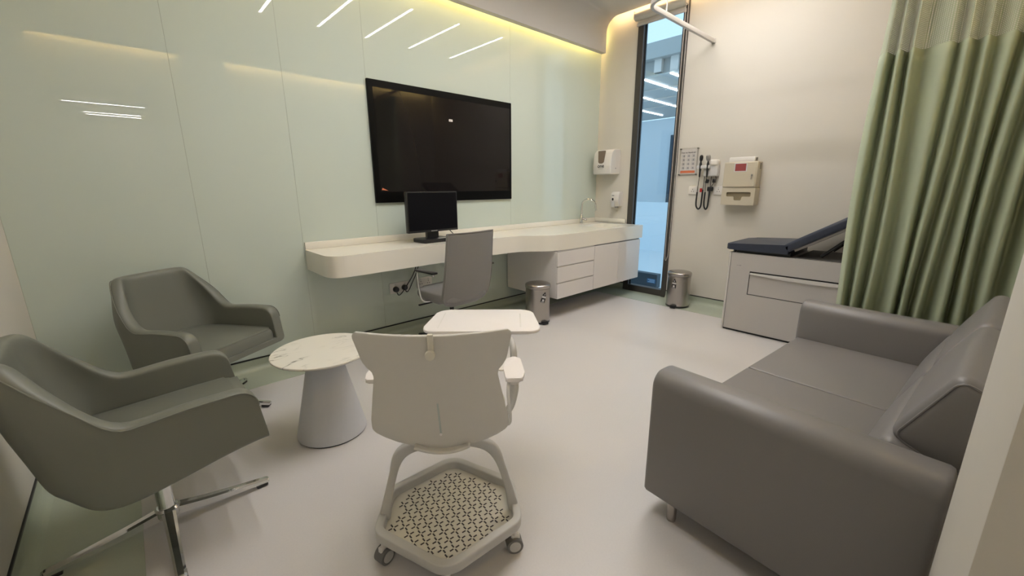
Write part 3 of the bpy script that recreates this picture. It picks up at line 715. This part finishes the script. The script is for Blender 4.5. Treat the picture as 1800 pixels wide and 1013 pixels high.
# ring: rounded band swept round the hexagon
ring = B(); ring.tube([Vector((p[0] * .945, p[1] * .945, .128)) for p in ho], 1, closed=True, upv=(0, 0, 1), prof=rpoly([(-.015, -.026), (.015, -.026), (.015, .012), (-.015, .012)], .005, 3))
ring.build('base_ring', m_basegrey, tc, smooth=40)
tray = B().extrude([(p[0] * .93, p[1] * .93) for p in ho], .100, .106).build('base_tray', m_tray, tc, smooth=0)
sb = B()
for a in (35, 125, 215, 305):
    a = math.radians(a); sb.box(.0048, .0185, -.0024, .0024, 0, .0012, M=Matrix.Rotation(a, 4, 'Z'))
s0 = sb.build('cross_slot_shade', m_slotshade, tray, smooth=0); first = True  # dark crosses laid on the solid tray, painted shade of its perforations
rows = 12; dy, dx = .0395, .0405
def inside(x, y):
    m = .036; n = len(hexa)
    for i in range(n):
        ax, ay = hexa[i][0] * .93, hexa[i][1] * .93; bx, by = hexa[(i + 1) % n][0] * .93, hexa[(i + 1) % n][1] * .93
        d = ((bx - ax) * (y - ay) - (by - ay) * (x - ax)) / math.hypot(bx - ax, by - ay)
        if d < m: return False
    return True
for i in range(-7, 8):
    for k in range(-8, 9):
        x = (k + (.5 if i % 2 else 0)) * dx; y = i * dy * .93 + .012
        if not inside(x, y): continue
        if first: o = s0; first = False
        else: o = s0.copy(); COL.objects.link(o); o.parent = tray
        o.location = (x, y, .1056)
# castors
for (x, y) in ((0, -.255), (.232, -.095), (.222, .100), (0, .258), (-.222, .100), (-.232, -.095)):
    ang = math.atan2(y, x) + .5
    R = Matrix.Translation((x, y, 0)) @ Matrix.Rotation(ang, 4, 'Z')
    c = bpy.data.objects.new('castor', None)
    w = B(); w.cyl(R @ Vector((.0, -.021, .030)), R @ Vector((.0, .021, .030)), .030, n=24); cw = w.build('castor', m_rubber, tc)
    w = B(); w.cyl(R @ Vector((0, -.0225, .030)), R @ Vector((0, .0225, .030)), .021, n=20); w.build('wheel_disc', m_basegrey, cw)
    w = B(); w.box(-.012, .020, -.010, .010, .03, .07, .004, 1, M=R); w.cyl(R @ Vector((.0, 0, .06)), R @ Vector((0, 0, .105)), .010, n=12); w.build('castor_stem', m_whitep, cw)
# arched legs
for sx in (-1, 1):
    pth = catmull([(sx * .238, -.02, .118), (sx * .222, -.022, .20), (sx * .196, -.024, .30), (sx * .168, -.045, .385), (sx * .128, -.055, .426), (sx * .06, -.05, .440), (0, -.05, .442)], 5)
    rr = [.020 - .006 * sm(.1, .25, p.z) + .007 * sm(.3, .42, p.z) for p in pth]
    B().tube(pth, rr, upv=(0, 1, .15), prof=rpoly([(-1, -.62), (1, -.62), (1, .62), (-1, .62)], .4, 3)).build('leg', m_basegrey, tc, smooth=50)
B().lathe([(.05, .415), (.06, .42), (.06, .435), (.09, .442)], 24).build('swivel_hub', m_basegrey, tc)
# one-piece shell: back and seat
def back_pt(v, s):
    """s 0 bottom..1 top of the back; v in -1..1 across"""
    z = .452 + .452 * s
    hw_ = [(0, .030), (.03, .072), (.09, .146), (.14, .184), (.18, .206), (.205, .2145), (.23, .2175), (.30, .2155), (.66, .184), (.70, .187), (.735, .199), (.78, .2095), (.82, .2135), (.965, .2245), (.985, .222), (1.0, .213)]
    for (a, wa), (c_, wc) in zip(hw_, hw_[1:]):
        if a <= s <= c_: w = wa + (wc - wa) * (s - a) / (c_ - a); break
    u = -.135 - .115 * s ** 1.15 + .034 * v * v * (.25 + .75 * sm(0, 1, s)) + .02 * (1 - s) ** 3
    return P(u, v * w, z + .004 * v * v * s)
NV, NS = 16, 66
ss = [i / NS for i in range(NS + 1)]
def shell_sheet(fn, nv, ss, th, name, m, parent):
    g = [[fn(-1 + 2 * k / nv, s) for k in range(nv + 1)] for s in ss]
    b_ = B(); vs = [[b_.bm.verts.new(p) for p in row] for row in g]
    for i in range(len(g) - 1):
        for k in range(nv): b_.bm.faces.new((vs[i][k], vs[i][k + 1], vs[i + 1][k + 1], vs[i + 1][k]))
    o = b_.build(name, m, parent, smooth=60)
    md = o.modifiers.new('solid', 'SOLIDIFY'); md.thickness = th; md.offset = 0
    mb = o.modifiers.new('bev', 'BEVEL'); mb.width = th * .3; mb.segments = 2; mb.limit_method = 'ANGLE'; mb.angle_limit = math.radians(50)
    return o
bk = shell_sheet(back_pt, NV, ss, .011, 'backrest', m_shell, tc)
def seat_pt(v, s):
    u = -.145 + .40 * s
    w = .09 + .125 * sm(.06, .52, s) - .02 * sm(.75, 1, s)
    z = .458 + .006 * sm(0, .3, s) - .055 * sm(.82, 1.06, s) + .022 * v * v - .010 * math.sin(PI * s)
    return P(u, v * w, z)
shell_sheet(seat_pt, 14, [i / 18 for i in range(19)], .011, 'seat', m_shell, tc)
# hook, slit
c0 = back_pt(0, 1.0)
b = B(); b.box(-.0085, .0085, -.004, .010, -.050, .007, .004, 2, M=Matrix.Translation(c0 + Vector((0, -.010, 0)))); b.lathe([(.014, 0), (.015, .003), (.013, .010), (0, .012)], 18, M=Matrix.Translation(c0 + Vector((-.001, -.013, -.052))) @ Matrix.Rotation(PI / 2, 4, 'X')); hook = b.build('bag_hook', m_tray, tc)
b = B(); p0, p1 = back_pt(0, .46), back_pt(0, .18); n_ = Vector((0, -.0068, 0))
b.loft([[p + n_ + Vector((dx_, dy_, 0)) for dx_, dy_ in ((-.0028, 0), (.0028, 0), (.0028, .003), (-.0028, .003))] for p in (p0, (p0 + p1) / 2 + Vector((0, -.001, 0)), p1)])
sl = b.build('slit', m_slit, tc, smooth=0)
b = B(); b.lathe([(.0045, 0), (.0045, .002)], 10, M=Matrix.Translation(p1 + n_ + Vector((0, 0, -.004))) @ Matrix.Rotation(PI / 2, 4, 'X')); b.build('slit_end', m_tablet, sl)
# armrests with wire loops
for sx in (-1, 1):
    u0 = .0 if sx < 0 else -.018
    ar = B().extrude(rpoly([(sx * .214, u0), (sx * .272, u0), (sx * .283, u0 + .05), (sx * .276, .15), (sx * .252, .185), (sx * .220, .15), (sx * .208, .07)], [.008, .012, .03, .03, .02, .03, .03], 5), .640, .655, .005, 3).build('armrest', m_tablet, tc, smooth=50)
    w = catmull([(sx * .232, .10, .638), (sx * .228, .03, .634), (sx * .222, -.02, .622), (sx * .222, -.04, .585), (sx * .226, -.055, .535), (sx * .222, -.055, .505), (sx * .200, -.03, .488), (sx * .14, .01, .462), (sx * .10, .04, .452)], 6)
    B().tube(w, .0065, 10).build('arm_wire', m_lgrey, ar)
for o in list(tc.children):
    if o.name.split('.')[0] in ('backrest', 'seat', 'bag_hook', 'slit', 'armrest'): o.rotation_euler = (0, 0, math.radians(-3))
# tablet and its support arm
tb = B(); out = rpoly([(-.258, -.155), (.258, -.155), (.225, .16), (-.225, .16)], [.055, .055, .06, .06], 7)
TM = Matrix.Translation((.152, .452, .700)) @ Matrix.Rotation(math.radians(-6), 4, 'Z')
tb.extrude(out, 0, .014, .005, 3, M=TM); tbo = tb.build('writing_tablet', m_tablet, tc, smooth=40)
B().box(.165, .171, -.10, .09, .0138, .0146, .0004, 1, M=TM).build('pen_groove', m_whitep, tbo)
B().box(-.19, -.186, -.11, .11, .0138, .0146, .0004, 1, M=TM).build('pen_groove', m_whitep, tbo)
e = catmull([(.12, .06, .425), (.20, .10, .425), (.245, .15, .445), (.262, .19, .49), (.265, .20, .54), (.265, .205, .60), (.265, .22, .655), (.260, .26, .678), (.24, .33, .684), (.20, .42, .684)], 6)
sa = B().tube(e, [.014 + .006 * math.exp(-((p.z - .50) / .035) ** 2) for p in e], 12).build('tablet_arm', m_basegrey, tc)
b = B(); b.lathe([(.0195, 0), (.0215, .004), (.0215, .016), (.0195, .020)], 20, M=Matrix.Translation((.265, .198, .522))); b.build('swivel_collar', m_whitep, sa)
b = B(); b.extrude(rpoly([(.19, .10), (.25, .10), (.25, .20), (.20, .20)], .015, 4), .622, .628)
b.build('bracket', m_whitep, sa)

# ================================================================== OFFICE CHAIR
oc = thing('office_chair', 'grey high-back office chair tucked under the counter', 'chair', (1.868, 2.765, .0025), math.radians(4))
def ob_pt(v, s):
    z = .398 + .572 * s
    w = .234 - .012 * sm(.3, 1, s) - .10 * (1 - math.sqrt(max(0, 1 - (1 - min(1, s / .20)) ** 2.4)))
    y = -.232 - .055 * s + .03 * v * v + .05 * (1 - s) ** 4
    return Vector((v * w, y, z))
o = shell_sheet(ob_pt, 14, [i / 22 for i in range(23)], .040, 'backrest', m_office, oc)
o.modifiers['bev'].width = .012; o.modifiers['bev'].segments = 3
rim = [ob_pt(1, i / 22) for i in range(23)] + [ob_pt(1 - 2 * k / 14, 1) for k in range(1, 14)] + [ob_pt(-1, i / 22) for i in range(22, -1, -1)]
B().tube([p + Vector((0, -.019, 0)) for p in rim], .004, 6).build('piping', m_office, o)
B().extrude(rpoly([(-.235, -.22), (.235, -.22), (.225, .22), (-.225, .22)], [.08, .08, .10, .10], 6), .425, .495, .028, 4).build('seat', m_office, oc, smooth=70)
for sx in (-1, 1):
    w = catmull([(sx * .20, -.02, .430), (sx * .262, -.01, .432), (sx * .288, .005, .455), (sx * .291, .025, .52), (sx * .291, .035, .60), (sx * .290, .040, .655), (sx * .290, .02, .668), (sx * .290, -.17, .668)], 5)
    fr_ = B().tube(w, .013, prof=rpoly([(-1.1, -.55), (1.1, -.55), (1.1, .55), (-1.1, .55)], .3, 3), upv=None).build('arm_frame', m_chrome, oc)
    B().box(sx * .290 - .026, sx * .290 + .026, -.19, .045, .672, .688, .006, 2).build('arm_pad', m_black, fr_)
B().box(-.09, .09, -.13, .13, .385, .428, .008, 2).build('tilt_mechanism', m_black, oc)
b = B(); b.box(-.30, -.08, .02, .04, .395, .405, .003, 1); b.box(.08, .26, -.02, 0.0, .395, .405, .003, 1); b.build('control_lever', m_black, oc)
B().lathe([(.030, .06), (.030, .24), (.018, .245), (.018, .39)], 20).build('gas_column', m_black, oc)
for k in range(5):
    a = math.radians(90 + 36 + 72 * k); R = Matrix.Rotation(a, 4, 'Z')
    rg = [[R @ Vector((d, -w, z0)), R @ Vector((d, w, z0)), R @ Vector((d, w * .8, z1)), R @ Vector((d, -w * .8, z1))] for d, w, z0, z1 in ((.02, .028, .065, .11), (.15, .022, .062, .098), (.30, .016, .062, .082))]
    l = B().loft(rg).build('leg', m_black, oc, smooth=30)
    w = B(); p = R @ Vector((.295, 0, .028)); q = R @ Vector((0, .022, 0))
    w.cyl(p - q, p + q, .027, n=18); w.cyl(p + Vector((0, 0, .02)), p + Vector((0, 0, .05)), .009, n=10); w.build('castor', m_black, l)

# ================================================================== SOFA
SR = math.radians(-4.5)
so = thing('sofa', 'taupe leather two-seat sofa with square arms on steel legs', 'sofa', (1.380, .705, 0), SR)
# local: x along the length, y = -depth
def soft(name, m, parent, x0, x1, y0, y1, z0, z1, r, M=None, seg=5):
    b_ = B(); b_.box(x0, x1, y0, y1, z0, z1, r, seg, M); return b_.build(name, m, parent, smooth=60)
LEN, DEP = 1.715, .80
for x0, x1 in ((0, .155), (LEN - .155, LEN)):
    prof_ = rpoly([(x0, .085), (x1, .085), (x1, .610), (x0, .610)], [.012, .012, .055, .055], 6)
    rg = []
    for y, k in ((0.0, .012), (-.004, .004), (-.014, 0), (-DEP + .014, 0), (-DEP + .004, .004), (-DEP, .012)):
        cx, cz = (x0 + x1) / 2, .3475
        rg.append([Vector((cx + (p[0] - cx) * (1 - k / .0775), y, cz + (p[1] - cz) * (1 - k / .2625))) for p in prof_])
    B().loft(rg).build('armrest', m_sofa, so, smooth=50)
soft('seat_frame', m_sofa, so, .155, LEN - .155, -.70, -.030, .085, .255, .012)
mid = LEN / 2
for x0, x1 in ((.157, mid - .003), (mid + .003, LEN - .157)):
    soft('seat_cushion', m_sofa, so, x0, x1, -.66, -.012, .250, .388, .010)
soft('back_frame', m_sofa, so, .155, LEN - .155, -DEP, -.70, .085, .53, .03)
def pad(name, x0, x1, th, h, r, Mx, parent, bulge):
    b = B(); b.box(x0, x1, -th, .0, 0, h, r, 5)
    bmesh.ops.subdivide_edges(b.bm, edges=[e for e in b.bm.edges if e.calc_length() > .1], cuts=4, use_grid_fill=True)
    for v in b.bm.verts:
        fx = (v.co.x - (x0 + x1) / 2) / ((x1 - x0) / 2); fz = (v.co.z - h / 2) / (h / 2)
        v.co.y += bulge * max(0, 1 - fx ** 4) * max(0, 1 - fz * fz) * (1 if v.co.y > -th / 2 else -.6)
    b.xf(Mx); return b.build(name, m_sofa, parent, smooth=70)
for x0, x1 in ((.160, mid - .002), (mid + .002, LEN - .160)):
    Mx = Matrix.Translation((0, -.562, .386)) @ Matrix.Rotation(math.radians(22), 4, 'X')
    pad('back_cushion', x0, x1, .16, .235, .03, Mx, so, .012)
    xa, xb = (x0 + .022, x1) if x0 < .5 else (x0, x1 - .022)
    Mh = Matrix.Translation((0, -.648, .598)) @ Matrix.Rotation(math.radians(26), 4, 'X')
    hr = pad('headrest', xa, xb, .165, .255, .030, Mh, so, .012)
    w = [Mh @ Vector((xe, p[0], p[1])) for xe in (xa + .004,) for p in rpoly([(-.012, .012), (-.153, .012), (-.153, .243), (-.012, .243)], .025, 4)]
    B().tube(w, .0032, 6, closed=True).build('welt', m_sofa, hr)
    for xe in (xa + .05, xb - .08):
        B().box(xe, xe + .03, -.115, -.085, -.045, .008, .003, 1, M=Mh).build('hinge', m_chrome, hr)
for x, y in ((.034, -.115), (LEN - .034, -.115), (.034, -DEP + .08), (LEN - .034, -DEP + .08)):
    B().lathe([(.017, 0), (.017, .006), (.0185, .008), (.0185, .088)], 20, (x, y)).build('leg', m_steel, so)

# ================================================================== EXAMINATION COUCH
bd = thing('examination_couch', 'pale laminate examination couch with navy padded top by the far wall', 'examination couch', (3.928, 1.372, 0))
Y0 = -1.60   # head end, local y ; foot end at y = 0
B().box(.02, .60, Y0 + .02, -.015, .0, .022).build('plinth', m_black, bd, smooth=0)
bm = bmesh.new()   # front panel with the drawer opening
def fl(poly): 
    vs = [bm.verts.new((0, p[0], p[1])) for p in poly]; return vs, [bm.edges.new((vs[i], vs[(i + 1) % 4])) for i in range(4)]
dy0, dy1, dz0, dz1 = -1.05, -.186, .360, .571
v1, e1 = fl([(-.024, .020), (Y0, .020), (Y0, .722), (-.024, .722)]); v2, e2 = fl([(dy1, dz0), (dy0, dz0), (dy0, dz1), (dy1, dz1)])
bmesh.ops.triangle_fill(bm, use_beauty=True, edges=e1 + e2)
for vs in (v1, v2):
    w = [bm.verts.new((.02, v.co.y, v.co.z)) for v in vs]
    for i in range(4): bm.faces.new((vs[i], vs[(i + 1) % 4], w[(i + 1) % 4], w[i]))
x = B(); x.bm.free(); x.bm = bm; x.build('front_panel', m_bed, bd, smooth=0)
B().extrude(rpoly([(.0, -.0205), (.0, 0), (.62, 0), (.62, -.0205)], [.003, .018, .018, .003], 4), .020, .722, .002, 1).build('foot_panel', m_bedc, bd)
B().box(.021, .62, Y0, -.024, .020, .7215).build('carcass', m_bed, bd, smooth=0)
B().box(.008, .021, dy0, dy1, dz0, dz1).build('drawer_shadow', m_black, bd, smooth=0)
dr = B().box(.0005, .018, dy0 + .006, dy1 - .006, dz0 + .006, dz1 - .013, .002, 1).build('drawer', m_bed, bd)
N = 16; rg = []
for i in range(N + 1):
    y = dy1 - .006 + (dy0 - dy1 + .012) * i / N; h = .010 + .026 * math.sin(PI * i / N)
    rg.append([Vector((.004, y, dz1 - .013)), Vector((-.014, y, dz1 - .017)), Vector((-.016, y, dz1 - .017 - h * .6)), Vector((.002, y, dz1 - .014 - h))])
B().loft(rg).build('drawer_handle', m_bedc, dr, smooth=50)
b = B(); b.box(-.0012, 0, -.112, -.098, .610, .616); b.box(-.0012, 0, -.096, -.074, .611, .614); b.build('maker_mark', m_grey, bd, smooth=0)
b = B(); b.box(.04, .58, -.46, -.05, .722, .756); b.build('pad_support', m_black, bd, smooth=0)
b = B(); b.cyl((.05, -.03, .72), (.05, -.03, .76), .012, n=12); b.cyl((.55, -.03, .72), (.55, -.03, .76), .012, n=12); b.build('pad_post', m_black, bd)
# foot pad
out = rpoly([(.0, .030), (.58, .030), (.60, -.02), (.60, -.455), (-.01, -.455), (-.01, -.02)], [.10, .10, .08, .01, .01, .08], 7)
b = B(); b.extrude(out, .748, .826, .034, 6)
for v in b.bm.verts: v.co.z += (-.030 * sm(-.16, .03, v.co.y) + .012 * math.sin(PI * max(0, min(1, (v.co.x + .01) / .61))) if v.co.z > .78 else 0)
b.build('foot_pad', m_navy, bd, smooth=60)
# raised head section
ang = math.radians(32.5)
Mh = Matrix.Translation((0, -.445, .772)) @ Matrix.Rotation(-ang, 4, 'X')
b = B(); b.box(-.01, .60, -1.05, .02, -.008, .064, .024, 5, M=Mh); b.build('head_pad', m_navy, bd, smooth=60)
b = B(); b.box(.03, .57, -1.02, -.04, -.024, -.008, M=Mh); b.build('head_board', m_bed, bd, smooth=0)
b = B(); b.cyl((.09, -.66, .745), (.09, -.84, .93), .012, n=12); b.build('support_strut', m_black, bd)
b = B(); b.cyl((.53, -.66, .745), (.53, -.84, .93), .012, n=12); b.build('support_strut', m_black, bd)
B().box(.02, .60, Y0 + .02, -.50, .722, .728).build('top_tray', m_gap, bd, smooth=0)

# ================================================================== CURTAIN RAIL AND CURTAIN
ZR = 2.70; XC = 3.27; YRL = 1.99
rl = thing('curtain_rail', 'white L-shaped hospital curtain track fixed to the far wall', 'curtain rail', (0, 0, ZR))
pth = [(XF - .004, YRL, 0), (4.2, YRL, 0), (3.8, YRL, 0), (XC + .16, YRL, 0)] + [(XC + .16 - .16 * math.sin(a), YRL - .16 + .16 * math.cos(a), 0) for a in [i * PI / 16 for i in range(1, 9)]] + [(XC, 1.2, 0), (XC, .4, 0), (XC, -.53, 0)]
B().tube(pth, 1, upv=(0, 0, 1), prof=rpoly([(-.014, -.017), (.014, -.017), (.014, .021), (-.014, .021)], .003, 2)).build('track', m_rail, rl, smooth=40)
B().box(XF - .022, XF, YRL - .02, YRL + .02, -.017, .024, .004, 2).build('wall_bracket', m_rail, rl)
B().cyl((3.62, YRL, .016), (3.62, YRL, .50), .006, n=10).build('hanger_rod', m_rail, rl)
B().cyl((XC, .9, .016), (XC, .9, .50), .006, n=10).build('hanger_rod', m_rail, rl)
cu = thing('privacy_curtain', 'pale green hospital curtain with net top behind the sofa', 'curtain', (0, 0, 0))
ctrl = []      # irregular fold pattern: (y, x offset)
yy = .475; k = 0
rnd = random.Random(11)
ctrl.append((.475, .03))
widths = [.036, .026, .034, .030, .030, .036, .080, .026, .034, .030, .040, .026, .058, .026, .040, .034, .046, .03, .05, .03, .046, .03, .05, .03, .04, .03]
sgn = -1
for w in widths:
    yy -= w
    ctrl.append((yy, sgn * (.036 + .022 * rnd.random()))); sgn = -sgn
cpts = catmull([Vector((x, y, 0)) for y, x in ctrl], 6)
slen = [0]
for a, c in zip(cpts, cpts[1:]): slen.append(slen[-1] + (c - a).length)
def curtain(z0, z1, nz, name, m):
    b_ = B(); uvl = b_.bm.loops.layers.uv.new('UVMap'); V = []
    ph = [rnd.random() * 6 for _ in cpts]
    for j in range(nz + 1):
        z = z0 + (z1 - z0) * j / nz; row = []
        f = 1.0 + .22 * (2.0 - z) / 1.7
        for i, p in enumerate(cpts):
            yk = p.y + .010 * math.sin(9 * p.y + 2.2 * z) + .006 * math.sin(23 * p.y - 3.1 * z + 1)
            xk = XC + p.x * (f + .18 * math.sin(7 * p.y + 1.9 * z)) + .008 * math.sin(5 * p.y + 2 * z)
            row.append(b_.bm.verts.new((xk, yk - .012 * (2 - z) * 0, z)))
        V.append(row)
    for j in range(nz):
        for i in range(len(cpts) - 1):
            fc = b_.bm.faces.new((V[j][i], V[j][i + 1], V[j + 1][i + 1], V[j + 1][i]))
            for lp, (ii, jj) in zip(fc.loops, ((i, j), (i + 1, j), (i + 1, j + 1), (i, j + 1))):
                lp[uvl].uv = (slen[ii], z0 + (z1 - z0) * jj / nz)
    return b_.build(name, m, cu, smooth=180)
fab = curtain(.32, 2.01, 28, 'fabric', m_curt)
md = fab.modifiers.new('solid', 'SOLIDIFY'); md.thickness = .0016
curtain(2.01, ZR - .05, 10, 'net_top', m_net)
for i in range(0, len(cpts), 12):
    B().box(XC - .004, XC + .004, cpts[i].y - .004, cpts[i].y + .004, ZR - .055, ZR - .0175).build('glider', m_rail, cu, smooth=0)
